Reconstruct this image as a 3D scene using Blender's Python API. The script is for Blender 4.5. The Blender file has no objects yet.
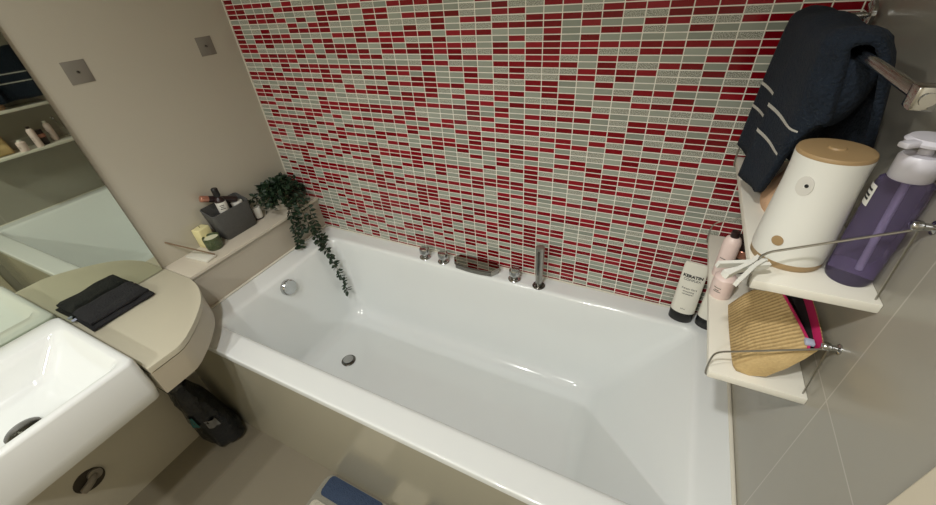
import bpy, bmesh, math, random
from mathutils import Vector, Matrix, noise

# ------------------------------------------------------------------ camera, light, exposure
H = 0.60                      # height of the bath rim above the floor; z below is measured from the rim
SC = bpy.context.scene
COL = SC.collection
PI = math.pi

cam_data = bpy.data.cameras.new('camera')
cam = bpy.data.objects.new('camera', cam_data)
COL.objects.link(cam)
cam_data.sensor_fit = 'HORIZONTAL'
cam_data.sensor_width = 36.0
cam_data.lens = 389.57 / 936 * 36.0
cam_data.clip_start = 0.02
right = Vector((0.8946408799, 0.4408168941, -0.0727884730))
down = Vector((0.2053884764, -0.5504549104, -0.8092063800))
fwd = Vector((-0.3967786155, 0.7089991943, -0.5829981756))
cam.matrix_world = Matrix(((right.x, -down.x, -fwd.x, 1.4142),
                           (right.y, -down.y, -fwd.y, -1.1292),
                           (right.z, -down.z, -fwd.z, 0.9633 + H),
                           (0, 0, 0, 1)))
SC.camera = cam

world = bpy.data.worlds.new('world')
SC.world = world
world.use_nodes = True
world.node_tree.nodes['Background'].inputs[0].default_value = (1.0, 0.98, 0.94, 1)
world.node_tree.nodes['Background'].inputs[1].default_value = 0.05


def lamp(x, y, z, power, radius, spread=150, blend=0.6):
    d = bpy.data.lights.new('downlight', 'SPOT')
    d.energy = power
    d.shadow_soft_size = radius
    d.spot_size = math.radians(spread)
    d.spot_blend = blend
    d.color = (1.0, 0.992, 0.965)
    o = bpy.data.objects.new('downlight', d)
    o.location = (x, y, z + H)
    COL.objects.link(o)


lamp(1.14, -1.42, 1.76, 46, 0.035, 125, 0.7)
lamp(0.45, -1.42, 1.76, 26, 0.035)
lamp(0.80, -2.75, 1.76, 56, 0.035, 165)

SC.view_settings.view_transform = 'Standard'
SC.view_settings.look = 'None'
SC.view_settings.gamma = 1.0
SC.view_settings.use_curve_mapping = False
SC.view_settings.exposure = 0.22
SC.render.engine = 'CYCLES'
SC.cycles.use_denoising = True
SC.cycles.max_bounces = 10
SC.cycles.diffuse_bounces = 6
SC.cycles.sample_clamp_indirect = 4.0


# ------------------------------------------------------------------ materials
def lin(c):
    return tuple((v / 12.92 if v <= 0.04045 else ((v + 0.055) / 1.055) ** 2.4) for v in (c[0] / 255, c[1] / 255, c[2] / 255)) + (1,)


def mat(name, rgb, rough=0.5, metal=0.0, var=0.06, scale=6.0, bump=0.0, bscale=40.0, trans=0.0, ior=1.45, coat=0.0, emit=None):
    m = bpy.data.materials.new(name)
    m.use_nodes = True
    nt = m.node_tree
    b = nt.nodes['Principled BSDF']
    b.inputs['Roughness'].default_value = rough
    b.inputs['Metallic'].default_value = metal
    b.inputs['IOR'].default_value = ior
    b.inputs['Transmission Weight'].default_value = trans
    b.inputs['Coat Weight'].default_value = coat
    b.inputs['Coat Roughness'].default_value = 0.05
    tc = nt.nodes.new('ShaderNodeTexCoord')
    n = nt.nodes.new('ShaderNodeTexNoise')
    n.inputs['Scale'].default_value = scale
    n.inputs['Detail'].default_value = 4
    nt.links.new(tc.outputs['Object'], n.inputs['Vector'])
    mx = nt.nodes.new('ShaderNodeMix')
    mx.data_type = 'RGBA'
    c = lin(rgb)
    mx.inputs['A'].default_value = tuple(v * (1 - var) for v in c[:3]) + (1,)
    mx.inputs['B'].default_value = tuple(min(1, v * (1 + var)) for v in c[:3]) + (1,)
    nt.links.new(n.outputs['Fac'], mx.inputs['Factor'])
    nt.links.new(mx.outputs['Result'], b.inputs['Base Color'])
    if bump:
        n2 = nt.nodes.new('ShaderNodeTexNoise')
        n2.inputs['Scale'].default_value = bscale
        n2.inputs['Detail'].default_value = 3
        nt.links.new(tc.outputs['Object'], n2.inputs['Vector'])
        bp = nt.nodes.new('ShaderNodeBump')
        bp.inputs['Strength'].default_value = bump
        bp.inputs['Distance'].default_value = 0.01
        nt.links.new(n2.outputs['Fac'], bp.inputs['Height'])
        nt.links.new(bp.outputs['Normal'], b.inputs['Normal'])
    return m


class NG:
    """small helper for chaining math nodes"""
    def __init__(s, m):
        s.nt = m.node_tree

    def math(s, op, a, b=None, c=None):
        n = s.nt.nodes.new('ShaderNodeMath')
        n.operation = op
        for i, v in enumerate((a, b, c)):
            if v is None:
                continue
            if isinstance(v, (int, float)):
                n.inputs[i].default_value = v
            else:
                s.nt.links.new(v, n.inputs[i])
        return n.outputs[0]

    def mix(s, f, a, b):
        n = s.nt.nodes.new('ShaderNodeMix')
        n.data_type = 'RGBA'
        for k, v in (('Factor', f), ('A', a), ('B', b)):
            if isinstance(v, (int, float)):
                n.inputs[k].default_value = v
            elif isinstance(v, tuple):
                n.inputs[k].default_value = v
            else:
                s.nt.links.new(v, n.inputs[k])
        return n.outputs['Result']


def mosaic_material(x0, px, z0, pz):
    m = bpy.data.materials.new('mosaic_tiles')
    m.use_nodes = True
    nt = m.node_tree
    g = NG(m)
    b = nt.nodes['Principled BSDF']
    tc = nt.nodes.new('ShaderNodeTexCoord')
    sp = nt.nodes.new('ShaderNodeSeparateXYZ')
    nt.links.new(tc.outputs['Object'], sp.inputs[0])
    u = g.math('DIVIDE', g.math('SUBTRACT', sp.outputs['X'], x0), px)
    v = g.math('DIVIDE', g.math('SUBTRACT', sp.outputs['Z'], z0), pz)
    cu, cv = g.math('FLOOR', u), g.math('FLOOR', v)
    fu, fv = g.math('SUBTRACT', u, cu), g.math('SUBTRACT', v, cv)
    du = g.math('MULTIPLY', g.math('MINIMUM', fu, g.math('SUBTRACT', 1, fu)), px)
    dv = g.math('MULTIPLY', g.math('MINIMUM', fv, g.math('SUBTRACT', 1, fv)), pz)
    d = g.math('MINIMUM', du, dv)                      # metres to the middle of the joint
    mr = nt.nodes.new('ShaderNodeMapRange')
    mr.inputs['From Min'].default_value = 0.0009
    mr.inputs['From Max'].default_value = 0.0015
    nt.links.new(d, mr.inputs['Value'])
    tile = mr.outputs[0]
    cx = nt.nodes.new('ShaderNodeCombineXYZ')
    nt.links.new(cu, cx.inputs[0])
    nt.links.new(cv, cx.inputs[1])
    wn = nt.nodes.new('ShaderNodeTexWhiteNoise')
    wn.noise_dimensions = '2D'
    nt.links.new(cx.outputs[0], wn.inputs['Vector'])
    cs = nt.nodes.new('ShaderNodeSeparateColor')
    nt.links.new(wn.outputs['Color'], cs.inputs[0])
    # one red tile in most pairs of rows, as on the sheets
    pair = g.math('FLOOR', g.math('MULTIPLY', cv, 0.5))
    inpair = g.math('SUBTRACT', cv, g.math('MULTIPLY', pair, 2.0))
    ws = nt.nodes.new('ShaderNodeTexWhiteNoise')
    ws.noise_dimensions = '1D'
    nt.links.new(pair, ws.inputs['W'])
    duo = g.math('FLOOR', g.math('MULTIPLY', g.math('ADD', cu, g.math('FLOOR', g.math('MULTIPLY', ws.outputs['Value'], 2.0))), 0.5))
    cp = nt.nodes.new('ShaderNodeCombineXYZ')
    nt.links.new(duo, cp.inputs[0])
    nt.links.new(pair, cp.inputs[1])
    wp = nt.nodes.new('ShaderNodeTexWhiteNoise')
    wp.noise_dimensions = '2D'
    nt.links.new(cp.outputs[0], wp.inputs['Vector'])
    pick = g.math('LESS_THAN', wp.outputs['Value'], 0.5)
    same = g.math('COMPARE', pick, inpair, 0.1)
    flip = g.math('LESS_THAN', wn.outputs['Value'], 0.14)
    is_red = g.math('ABSOLUTE', g.math('SUBTRACT', same, flip))
    is_glit = g.math('GREATER_THAN', wn.outputs['Value'], 0.60)
    red = g.mix(cs.outputs[0], lin((108, 5, 18)), lin((142, 9, 28)))
    grey = g.mix(cs.outputs[1], lin((136, 142, 131)), lin((160, 165, 153)))
    sparkle = nt.nodes.new('ShaderNodeTexNoise')
    sparkle.inputs['Scale'].default_value = 520
    sparkle.inputs['Detail'].default_value = 2
    nt.links.new(tc.outputs['Object'], sparkle.inputs['Vector'])
    sr = nt.nodes.new('ShaderNodeMapRange')
    sr.inputs['From Min'].default_value = 0.38
    sr.inputs['From Max'].default_value = 0.68
    nt.links.new(sparkle.outputs['Fac'], sr.inputs['Value'])
    glit = g.mix(sr.outputs[0], lin((98, 101, 88)), lin((212, 212, 200)))
    col = g.mix(is_glit, grey, glit)
    col = g.mix(is_red, col, red)
    col = g.mix(tile, lin((236, 233, 222)), col)
    nt.links.new(col, b.inputs['Base Color'])
    b.inputs['Specular IOR Level'].default_value = 0.35
    rough_tile = g.math('ADD', 0.16, g.math('MULTIPLY', is_glit, 0.2))
    rough = g.math('ADD', g.math('MULTIPLY', tile, g.math('SUBTRACT', rough_tile, 0.7)), 0.7)
    nt.links.new(rough, b.inputs['Roughness'])
    # each tile sits a hair tilted, joints are recessed
    tilt = g.math('MULTIPLY', g.math('ADD', g.math('MULTIPLY', g.math('SUBTRACT', cs.outputs[2], 0.5), fu),
                                     g.math('MULTIPLY', g.math('SUBTRACT', cs.outputs[0], 0.5), fv)), 0.35)
    hgt = g.math('ADD', tile, tilt)
    bp = nt.nodes.new('ShaderNodeBump')
    bp.inputs['Strength'].default_value = 0.5
    bp.inputs['Distance'].default_value = 0.0012
    nt.links.new(hgt, bp.inputs['Height'])
    nt.links.new(bp.outputs['Normal'], b.inputs['Normal'])
    return m


def big_tile_material(name, rgb, axis, a0, pa, z0, pz, rough, joint=(176, 170, 155), var=0.05, shift=0.0):
    """large glazed tiles; axis = which object axis runs along the wall"""
    m = mat(name, rgb, rough, var=var, scale=2.5)
    nt = m.node_tree
    g = NG(m)
    b = nt.nodes['Principled BSDF']
    base = b.inputs['Base Color'].links[0].from_socket
    tc = nt.nodes.new('ShaderNodeTexCoord')
    sp = nt.nodes.new('ShaderNodeSeparateXYZ')
    nt.links.new(tc.outputs['Object'], sp.inputs[0])
    ds = []
    for sock, o, p in ((sp.outputs[axis], a0, pa), (sp.outputs['Z' if axis != 'Z' else 'Y'], z0, pz)):
        u = g.math('DIVIDE', g.math('SUBTRACT', sock, o), p)
        if shift and sock is sp.outputs[axis]:
            row = g.math('FLOOR', g.math('DIVIDE', g.math('SUBTRACT', sp.outputs['Z'], z0), pz))
            u = g.math('ADD', u, g.math('MULTIPLY', row, shift))
        f = g.math('SUBTRACT', u, g.math('FLOOR', u))
        ds.append(g.math('MULTIPLY', g.math('MINIMUM', f, g.math('SUBTRACT', 1, f)), p))
    d = g.math('MINIMUM', ds[0], ds[1])
    mr = nt.nodes.new('ShaderNodeMapRange')
    mr.inputs['From Min'].default_value = 0.0009
    mr.inputs['From Max'].default_value = 0.0015
    nt.links.new(d, mr.inputs['Value'])
    nt.links.new(g.mix(mr.outputs[0], lin(joint), base), b.inputs['Base Color'])
    return m


M = {}
M['mosaic'] = mosaic_material(-0.1537, 0.0488, 0.88 - 60 * 0.0161 + H, 0.0161)
M['tile_left'] = mat('cream_wall_tile', (184, 179, 164), 0.17, var=0.04, scale=1.5)
M['tile_right'] = big_tile_material('taupe_wall_tile', (153, 149, 137), 'Y', -0.602, 0.60, 0.405 + H, 0.60, 0.22, (176, 170, 158), shift=0.965)
M['tile_panel'] = mat('panel_tile', (162, 158, 140), 0.13, var=0.04, scale=2)
M['floor'] = big_tile_material('floor_tile', (132, 125, 109), 'X', 0.10, 0.60, -0.2, 0.60, 0.35, (128, 116, 98))
# floor lies in XY: run its second joint along Y
M['ledge'] = mat('ledge_tile', (176, 168, 153), 0.25, var=0.04, scale=3)
M['ledge_cap'] = mat('ledge_cap', (200, 192, 176), 0.3, var=0.03)
M['paint'] = mat('ceiling_paint', (222, 217, 205), 0.8, var=0.02)
M['cream_paint'] = mat('cream_paint', (206, 197, 176), 0.6, var=0.03)
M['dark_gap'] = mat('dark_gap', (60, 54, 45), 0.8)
M['silicone'] = mat('silicone', (216, 212, 198), 0.45, var=0.04)
M['acrylic'] = mat('white_acrylic', (226, 230, 229), 0.13, var=0.012, scale=3, coat=0.4)
M['ceramic'] = mat('white_ceramic', (226, 229, 228), 0.1, var=0.012, scale=3, coat=0.5)
M['chrome'] = mat('chrome', (188, 189, 189), 0.12, 1.0, var=0.03)
M['steel'] = mat('brushed_steel', (166, 164, 158), 0.28, 1.0, var=0.05)
M['dark_chrome'] = mat('dark_chrome', (110, 108, 104), 0.22, 1.0, var=0.05)
M['counter'] = mat('beige_laminate', (190, 184, 164), 0.4, var=0.02, scale=5)
M['fascia'] = mat('beige_fascia', (180, 171, 152), 0.35, var=0.03)
M['mirror'] = mat('mirror_silver', (208, 214, 200), 0.015, 1.0, var=0.0)
M['black_cloth'] = mat('black_cloth', (30, 30, 32), 0.95, var=0.3, scale=60, bump=0.5, bscale=160)
M['navy_cloth'] = mat('navy_cloth', (18, 29, 42), 0.95, var=0.25, scale=40, bump=0.6, bscale=200)
M['white_stripe'] = mat('white_stripe', (190, 188, 180), 0.9, var=0.1, scale=60, bump=0.4, bscale=200)
M['felt'] = mat('grey_felt', (84, 84, 82), 0.95, var=0.15, scale=90, bump=0.3, bscale=300)
M['dark_brown'] = mat('dark_brown_plastic', (42, 28, 28), 0.3, var=0.2)
M['black_plastic'] = mat('black_plastic', (24, 24, 25), 0.35, var=0.1)
M['bag_plastic'] = mat('black_bag_plastic', (26, 29, 33), 0.16, var=0.3, scale=12, bump=1.0, bscale=32)
M['teal_plastic'] = mat('teal_plastic', (36, 92, 92), 0.25, var=0.2)
M['grey_film'] = mat('grey_film', (112, 113, 115), 0.25, var=0.25, scale=40)
M['copper'] = mat('copper', (196, 140, 120), 0.3, 0.7, var=0.08)
M['paper_white'] = mat('white_paper', (214, 212, 204), 0.7, var=0.03)
M['pale_green'] = mat('pale_green_plastic', (186, 196, 180), 0.4)
M['wax_yellow'] = mat('pale_yellow_wax', (222, 214, 162), 0.55, var=0.05)
M['wax_cream'] = mat('cream_wax', (214, 214, 186), 0.5, var=0.05)
M['green_glass'] = mat('olive_glass', (104, 118, 84), 0.08, var=0.03, trans=0.55)
M['stone_white'] = mat('white_stone', (208, 206, 194), 0.5, var=0.06, scale=20)
M['stick'] = mat('brown_stick', (116, 96, 74), 0.7, var=0.15)
M['leaf'] = mat('dark_leaf', (33, 52, 34), 0.5, var=0.45, scale=25)
M['stem'] = mat('stem', (70, 64, 40), 0.7, var=0.2)
M['pot'] = mat('pale_pot', (196, 192, 184), 0.4)
M['grey_pipe'] = mat('grey_pipe', (128, 122, 112), 0.4, var=0.15)
M['mat_base'] = mat('grey_mat', (150, 148, 136), 0.95, var=0.1, scale=80, bump=0.5, bscale=200)
M['mat_blue'] = mat('blue_mat', (58, 73, 98), 0.95, var=0.2, scale=80, bump=0.6, bscale=220)
M['mat_cream'] = mat('cream_mat', (205, 200, 184), 0.95, var=0.1, scale=80, bump=0.6, bscale=220)
M['bottle_white'] = mat('white_bottle', (226, 224, 212), 0.35, var=0.02)
M['ink'] = mat('black_ink', (32, 32, 32), 0.6)
M['shelf'] = mat('white_shelf', (224, 221, 208), 0.4, var=0.02)
M['disp'] = mat('white_plastic', (218, 218, 210), 0.35, var=0.015)
M['bamboo'] = mat('bamboo', (158, 132, 94), 0.45, var=0.12, scale=18)
M['purple'] = mat('purple_liquid', (164, 152, 192), 0.08, var=0.1, trans=0.85, ior=1.2)
M['clear_neck'] = mat('milky_plastic', (206, 204, 212), 0.3, var=0.02)
M['pink'] = mat('pale_pink_plastic', (226, 205, 198), 0.35, var=0.03)
M['hot_pink'] = mat('pink_lining', (186, 34, 92), 0.7, var=0.15, scale=30)
M['tan_bag'] = mat('tan_cloth', (196, 160, 128), 0.85, var=0.15, scale=30, bump=0.3)
M['zip_blue'] = mat('pale_zip', (170, 176, 196), 0.4)
M['lining_dark'] = mat('dark_lining', (38, 33, 36), 0.8, var=0.3)


def straw_material():
    m = bpy.data.materials.new('woven_straw')
    m.use_nodes = True
    nt = m.node_tree
    g = NG(m)
    b = nt.nodes['Principled BSDF']
    b.inputs['Roughness'].default_value = 0.8
    tc = nt.nodes.new('ShaderNodeTexCoord')
    mp = nt.nodes.new('ShaderNodeMapping')
    mp.inputs['Rotation'].default_value = (0.0, 0.0, 0.0)
    mp.inputs['Scale'].default_value = (60, 12, 60)
    nt.links.new(tc.outputs['Object'], mp.inputs[0])
    n = nt.nodes.new('ShaderNodeTexNoise')
    n.inputs['Scale'].default_value = 4
    n.inputs['Detail'].default_value = 5
    nt.links.new(mp.outputs[0], n.inputs['Vector'])
    w = nt.nodes.new('ShaderNodeTexWave')
    w.bands_direction = 'Y'
    w.inputs['Scale'].default_value = 42
    w.inputs['Distortion'].default_value = 1.2
    w.inputs['Detail'].default_value = 2
    nt.links.new(tc.outputs['Object'], w.inputs['Vector'])
    f = g.math('ADD', g.math('MULTIPLY', n.outputs['Fac'], 0.6), g.math('MULTIPLY', w.outputs['Fac'], 0.4))
    col = g.mix(f, lin((152, 124, 78)), lin((206, 180, 128)))
    nt.links.new(col, b.inputs['Base Color'])
    bp = nt.nodes.new('ShaderNodeBump')
    bp.inputs['Strength'].default_value = 0.6
    bp.inputs['Distance'].default_value = 0.004
    nt.links.new(f, bp.inputs['Height'])
    nt.links.new(bp.outputs['Normal'], b.inputs['Normal'])
    return m


M['straw'] = straw_material()


def smoked_glass():
    m = mat('smoked_glass', (150, 143, 136), 0.03, metal=1.0, var=0.0)
    return m


M['smoke'] = smoked_glass()


# ------------------------------------------------------------------ object helpers
def thing(name, label, cat, loc, rotz=0.0, group=None):
    o = bpy.data.objects.new(name, None)
    COL.objects.link(o)
    o.empty_display_size = 0.05
    o.location = (loc[0], loc[1], loc[2] + H)
    o.rotation_euler = (0, 0, rotz)
    o['label'] = label
    o['category'] = cat
    if group:
        o['group'] = group
    return o


def obj(name, bm, m, parent=None, loc=(0, 0, 0), smooth=True, angle=38, label=None):
    """link the bmesh as one mesh object; local coordinates of the parent"""
    bmesh.ops.recalc_face_normals(bm, faces=bm.faces[:])
    me = bpy.data.meshes.new(name)
    bm.to_mesh(me)
    bm.free()
    for mm in (m if isinstance(m, (list, tuple)) else [m]):
        me.materials.append(mm)
    if smooth:
        for p in me.polygons:
            p.use_smooth = True
        try:
            me.set_sharp_from_angle(angle=math.radians(angle))
        except Exception:
            pass
    o = bpy.data.objects.new(name, me)
    COL.objects.link(o)
    o.location = loc
    if parent:
        o.parent = parent
    if label:
        o['label'] = label
    return o


def struct(name, bm, m):
    """part of the room: mesh given in rim based coordinates"""
    o = obj(name, bm, m, smooth=False)
    for v in o.data.vertices:
        v.co.z += H
    o['kind'] = 'structure'
    return o


def copy_tree(o, label=None):
    c = o.copy()
    COL.objects.link(c)
    for ch in list(o.children):
        d = ch.copy()
        COL.objects.link(d)
        d.parent = c
    if label:
        c['label'] = label
    return c


def box(x0, x1, y0, y1, z0, z1, bev=0.0, seg=2, bm=None):
    nb = bmesh.new()
    r = bmesh.ops.create_cube(nb, size=1.0)
    for v in r['verts']:
        v.co = Vector(((x0 + x1) / 2 + v.co.x * (x1 - x0), (y0 + y1) / 2 + v.co.y * (y1 - y0), (z0 + z1) / 2 + v.co.z * (z1 - z0)))
    if bev:
        bmesh.ops.bevel(nb, geom=nb.edges[:], offset=bev, segments=seg, affect='EDGES', profile=0.5)
    return join(bm, nb)


def join(bm, nb):
    if bm is None:
        return nb
    me = bpy.data.meshes.new('tmp')
    nb.to_mesh(me)
    nb.free()
    bm.from_mesh(me)
    bpy.data.meshes.remove(me)
    return bm


def loft(loops, cap0=True, cap1=True, bm=None, close=False):
    bm = bm or bmesh.new()
    rings = [[bm.verts.new(p) for p in l] for l in loops]
    n = len(rings[0])
    prs = list(zip(rings, rings[1:]))
    if close:
        prs.append((rings[-1], rings[0]))
    for a, b in prs:
        for i in range(n):
            j = (i + 1) % n
            bm.faces.new((a[i], a[j], b[j], b[i]))
    if not close:
        if cap0:
            bm.faces.new(list(reversed(rings[0])))
        if cap1:
            bm.faces.new(rings[-1])
    return bm


def lathe(profile, seg=32, bm=None, cx=0, cy=0, sx=1.0, sy=1.0):
    """profile: list of (radius, z)"""
    loops = []
    for r, z in profile:
        loops.append([Vector((cx + sx * r * math.cos(2 * PI * i / seg), cy + sy * r * math.sin(2 * PI * i / seg), z)) for i in range(seg)])
    return loft(loops, bm=bm)


def tube(path, r, seg=10, bm=None, closed=False):
    pts = [Vector(p) for p in path]
    rad = r if isinstance(r, (list, tuple)) else [r] * len(pts)
    loops = []
    up = None
    for i, p in enumerate(pts):
        a = pts[max(0, i - 1)]
        b = pts[min(len(pts) - 1, i + 1)]
        t = (b - a).normalized()
        if up is None:
            up = Vector((0, 0, 1)) if abs(t.z) < 0.9 else Vector((1, 0, 0))
        s = t.cross(up).normalized()
        up = s.cross(t).normalized()
        loops.append([p + rad[i] * (s * math.cos(2 * PI * k / seg) + up * math.sin(2 * PI * k / seg)) for k in range(seg)])
    return loft(loops, bm=bm)


def smooth_path(pts, n=6):
    P = [Vector(p) for p in pts]
    out = []
    for i in range(len(P) - 1):
        p0, p1, p2, p3 = P[max(0, i - 1)], P[i], P[i + 1], P[min(len(P) - 1, i + 2)]
        for k in range(n):
            t = k / n
            out.append(0.5 * ((2 * p1) + (p2 - p0) * t + (2 * p0 - 5 * p1 + 4 * p2 - p3) * t * t + (3 * p1 - p0 - 3 * p2 + p3) * t ** 3))
    out.append(P[-1])
    return out


def rrect(x0, x1, y0, y1, r, z, k=6):
    """rounded rectangle loop, 4*(k+1) points, counter clockwise"""
    pts = []
    for cx, cy, a in ((x1 - r, y1 - r, 0), (x0 + r, y1 - r, PI / 2), (x0 + r, y0 + r, PI), (x1 - r, y0 + r, 1.5 * PI)):
        for i in range(k + 1):
            t = a + i / k * PI / 2
            pts.append(Vector((cx + r * math.cos(t), cy + r * math.sin(t), z)))
    return pts


def prism(outline, z0, z1, bev=0.0, bm=None):
    nb = loft([[Vector((x, y, z0)) for x, y in outline], [Vector((x, y, z1)) for x, y in outline]])
    if bev:
        es = [e for e in nb.edges if abs(e.verts[0].co.z - e.verts[1].co.z) < 1e-6 and e.verts[0].co.z > (z0 + z1) / 2]
        bmesh.ops.bevel(nb, geom=es, offset=bev, segments=2, affect='EDGES', profile=0.5)
    return join(bm, nb)


def rotate(bm, ang, axis, cent=(0, 0, 0)):
    bmesh.ops.rotate(bm, verts=bm.verts[:], cent=Vector(cent), matrix=Matrix.Rotation(ang, 3, axis))
    return bm


def move(bm, v):
    bmesh.ops.translate(bm, verts=bm.verts[:], vec=Vector(v))
    return bm


def text_bm(body, size, bold=0.0, align='CENTER'):
    cu = bpy.data.curves.new('txt', 'FONT')
    cu.body = body
    cu.size = size
    cu.align_x = align
    cu.offset = bold
    cu.extrude = 0.0002
    o = bpy.data.objects.new('txt', cu)
    COL.objects.link(o)
    dg = bpy.context.evaluated_depsgraph_get()
    me = bpy.data.meshes.new_from_object(o.evaluated_get(dg))
    bm = bmesh.new()
    bm.from_mesh(me)
    bpy.data.objects.remove(o)
    bpy.data.curves.remove(cu)
    bpy.data.meshes.remove(me)
    return bm


# ------------------------------------------------------------------ room shell
XL, XR, YB, YF = -0.156, 1.708, 0.0, -3.2
CEIL = 1.80
struct('floor', box(XL - 0.1, 3.0, YF - 0.1, 0.1, -H - 0.1, -H), M['floor'])
struct('ceiling', box(XL - 0.1, 3.0, YF - 0.1, 0.1, CEIL, CEIL + 0.1), M['paint'])
struct('wall_back', box(XL - 0.1, XR + 0.1, 0.0, 0.1, -H, CEIL), M['mosaic'])
struct('wall_left', box(XL - 0.1, XL, YF, 0.0, -H, CEIL), M['tile_left'])
struct('wall_right', box(XR, XR + 0.1, -0.787, 0.0, -H, CEIL), M['tile_right'])
struct('wall_front', box(XL - 0.1, 3.0, YF - 0.1, YF, -H, CEIL), M['cream_paint'])
struct('trim_1', box(XR - 0.006, XR + 0.1, -0.90, -0.787, -H, CEIL, 0.002), M['cream_paint'])
struct('wall_side', box(XR, XR + 0.1, YF, -0.90, -H, CEIL), M['cream_paint'])
# white joint strip between mosaic and left wall
struct('trim_2', box(XL, XL + 0.004, -0.004, 0.0, 0.158, CEIL), M['silicone'])

# boxed-in ledge at the head of the bath
bm = box(XL, -0.006, -0.64, 0.0, -H, 0.143)
struct('wall_ledge', bm, M['ledge'])
struct('trim_3', box(XL, 0.003, -0.634, 0.0, 0.1455, 0.158, 0.0015), M['ledge_cap'])

# silicone beads round the bath
bm = box(-0.006, 0.004, -0.69, 0.0, 0.0, 0.006, 0.002)
struct('trim_4', bm, M['silicone'])
struct('trim_5', box(0.0, XR, -0.006, 0.0, 0.0, 0.005, 0.002), M['silicone'])
struct('trim_6', box(1.699, XR, -0.757, 0.0, -0.03, 0.004, 0.003), M['silicone'])

# ------------------------------------------------------------------ bath
bath = thing('bathtub', 'white rectangular acrylic bath below the red mosaic wall', 'bathtub', (0, 0, 0))
L = [rrect(0.002, 1.700, -0.745, -0.001, 0.012, -0.026),
     rrect(0.0015, 1.701, -0.757, -0.0008, 0.012, -0.025),
     rrect(0.001, 1.7015, -0.7575, -0.0005, 0.012, -0.004),
     rrect(0.0015, 1.701, -0.7565, -0.001, 0.012, -0.0012),
     rrect(0.0025, 1.699, -0.7545, -0.0025, 0.012, 0.0),
     rrect(0.010, 1.694, -0.748, -0.010, 0.012, 0.0),
     rrect(0.080, 1.638, -0.693, -0.057, 0.035, 0.0),
     rrect(0.087, 1.631, -0.686, -0.064, 0.035, 0.0),
     rrect(0.096, 1.622, -0.678, -0.072, 0.034, -0.001),
     rrect(0.103, 1.615, -0.672, -0.078, 0.033, -0.006),
     rrect(0.107, 1.609, -0.669, -0.081, 0.033, -0.015)]
top = (0.107, 1.609, -0.669, -0.081, -0.015)
bot = (0.185, 1.345, -0.630, -0.120, -0.405)
NS = 10
for i in range(1, NS + 1):
    t = i / NS * 0.86
    L.append(rrect(top[0] + (bot[0] - top[0]) * t, top[1] + (bot[1] - top[1]) * t, top[2] + (bot[2] - top[2]) * t, top[3] + (bot[3] - top[3]) * t,
                   0.033 + 0.035 * t, top[4] + (bot[4] - top[4]) * t))
t = 0.86
e = (top[0] + (bot[0] - top[0]) * t, top[1] + (bot[1] - top[1]) * t, top[2] + (bot[2] - top[2]) * t, top[3] + (bot[3] - top[3]) * t, top[4] + (bot[4] - top[4]) * t)
for k in range(1, 8):
    a = k / 7 * PI / 2
    s, c = 1 - math.cos(a), math.sin(a)
    dz = (bot[4] - e[4]) * c
    ins = 0.05 * s + 0.006 * c
    L.append(rrect(e[0] + ins, e[1] - ins - 0.02 * c, e[2] + ins, e[3] - ins, 0.07 + 0.01 * s, e[4] + dz))
for ins in (0.06, 0.12):
    L.append(rrect(e[0] + 0.06 + ins, e[1] - 0.08 - ins, e[2] + 0.056 + ins, e[3] - 0.056 - ins, 0.06, bot[4] - 0.001))
obj('tub_shell', loft(L, cap0=False), M['acrylic'], bath, angle=60)
# waste in the floor and overflow knob on the head end
bm = lathe([(0.030, -0.4065), (0.031, -0.402), (0.026, -0.399), (0.0001, -0.3985)], 32)
move(bm, (0.345, -0.395, 0))
dr = obj('drain', bm, M['dark_chrome'], bath, label='dark metal drain')
bm = lathe([(0.020, 0.0), (0.022, 0.002), (0.022, 0.004), (0.0001, 0.0042)], 32)
move(bm, (0.345, -0.395, -0.3985))
obj('drain_plug', bm, M['chrome'], dr)
bm = lathe([(0.033, -0.004), (0.034, 0.004), (0.033, 0.018), (0.029, 0.022), (0.0001, 0.023)], 36)
rotate(bm, math.radians(80), 'Y')
move(bm, (0.112, -0.382, -0.055))
ov = obj('overflow_cover', bm, M['chrome'], bath, label='round chrome overflow knob')
bm = box(-0.004, 0.004, -0.012, 0.012, 0.0, 0.012, 0.002)
rotate(bm, math.radians(80), 'Y')
move(bm, (0.118, -0.382, -0.022))
obj('grip', bm, M['chrome'], ov)

obj('front_panel', box(-0.156, 1.707, -0.750, -0.738, -H, -0.0255, 0.001), M['tile_panel'], bath, smooth=False, label='glossy beige tiled front panel')

# taps on the back rim
def tap(x, label):
    t = thing('bath_tap', label, 'tap', (x, -0.050, 0.0), 0, 'chrome valves on the bath rim')
    obj('flange', lathe([(0.024, 0.0), (0.0245, 0.003), (0.022, 0.006), (0.013, 0.008), (0.0001, 0.008)], 28), M['chrome'], t)
    obj('knob', lathe([(0.013, 0.008), (0.0135, 0.016), (0.019, 0.020), (0.0205, 0.024), (0.0205, 0.044), (0.0185, 0.047), (0.0001, 0.0475)], 28), M['chrome'], t)
    return t


tap(0.603, 'round chrome tap knob nearest the trailing plant')
tap(0.692, 'round chrome tap knob beside the spout, on the plant side')
tap(1.003, 'round chrome tap knob between the spout and the hand shower')

sp = thing('bath_spout', 'wide flat waterfall spout of smoky glass on the bath rim', 'spout', (0.838, -0.045, 0.0))
ol = [(-0.080, 0.030), (0.080, 0.030), (0.100, 0.004), (0.080, -0.030), (0.04, -0.035), (0.0, -0.037), (-0.04, -0.035), (-0.080, -0.030), (-0.100, 0.004)]
obj('glass_plate', prism(ol, 0.022, 0.030, 0.0006), M['smoke'], sp, angle=20)
ol2 = [(x * 0.97, y * 0.93) for x, y in ol]
obj('chrome_tray', prism(ol2, 0.003, 0.0215, 0.001), M['steel'], sp)
obj('base', box(-0.06, 0.06, -0.012, 0.022, 0.0, 0.004, 0.001), M['chrome'], sp)

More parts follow.
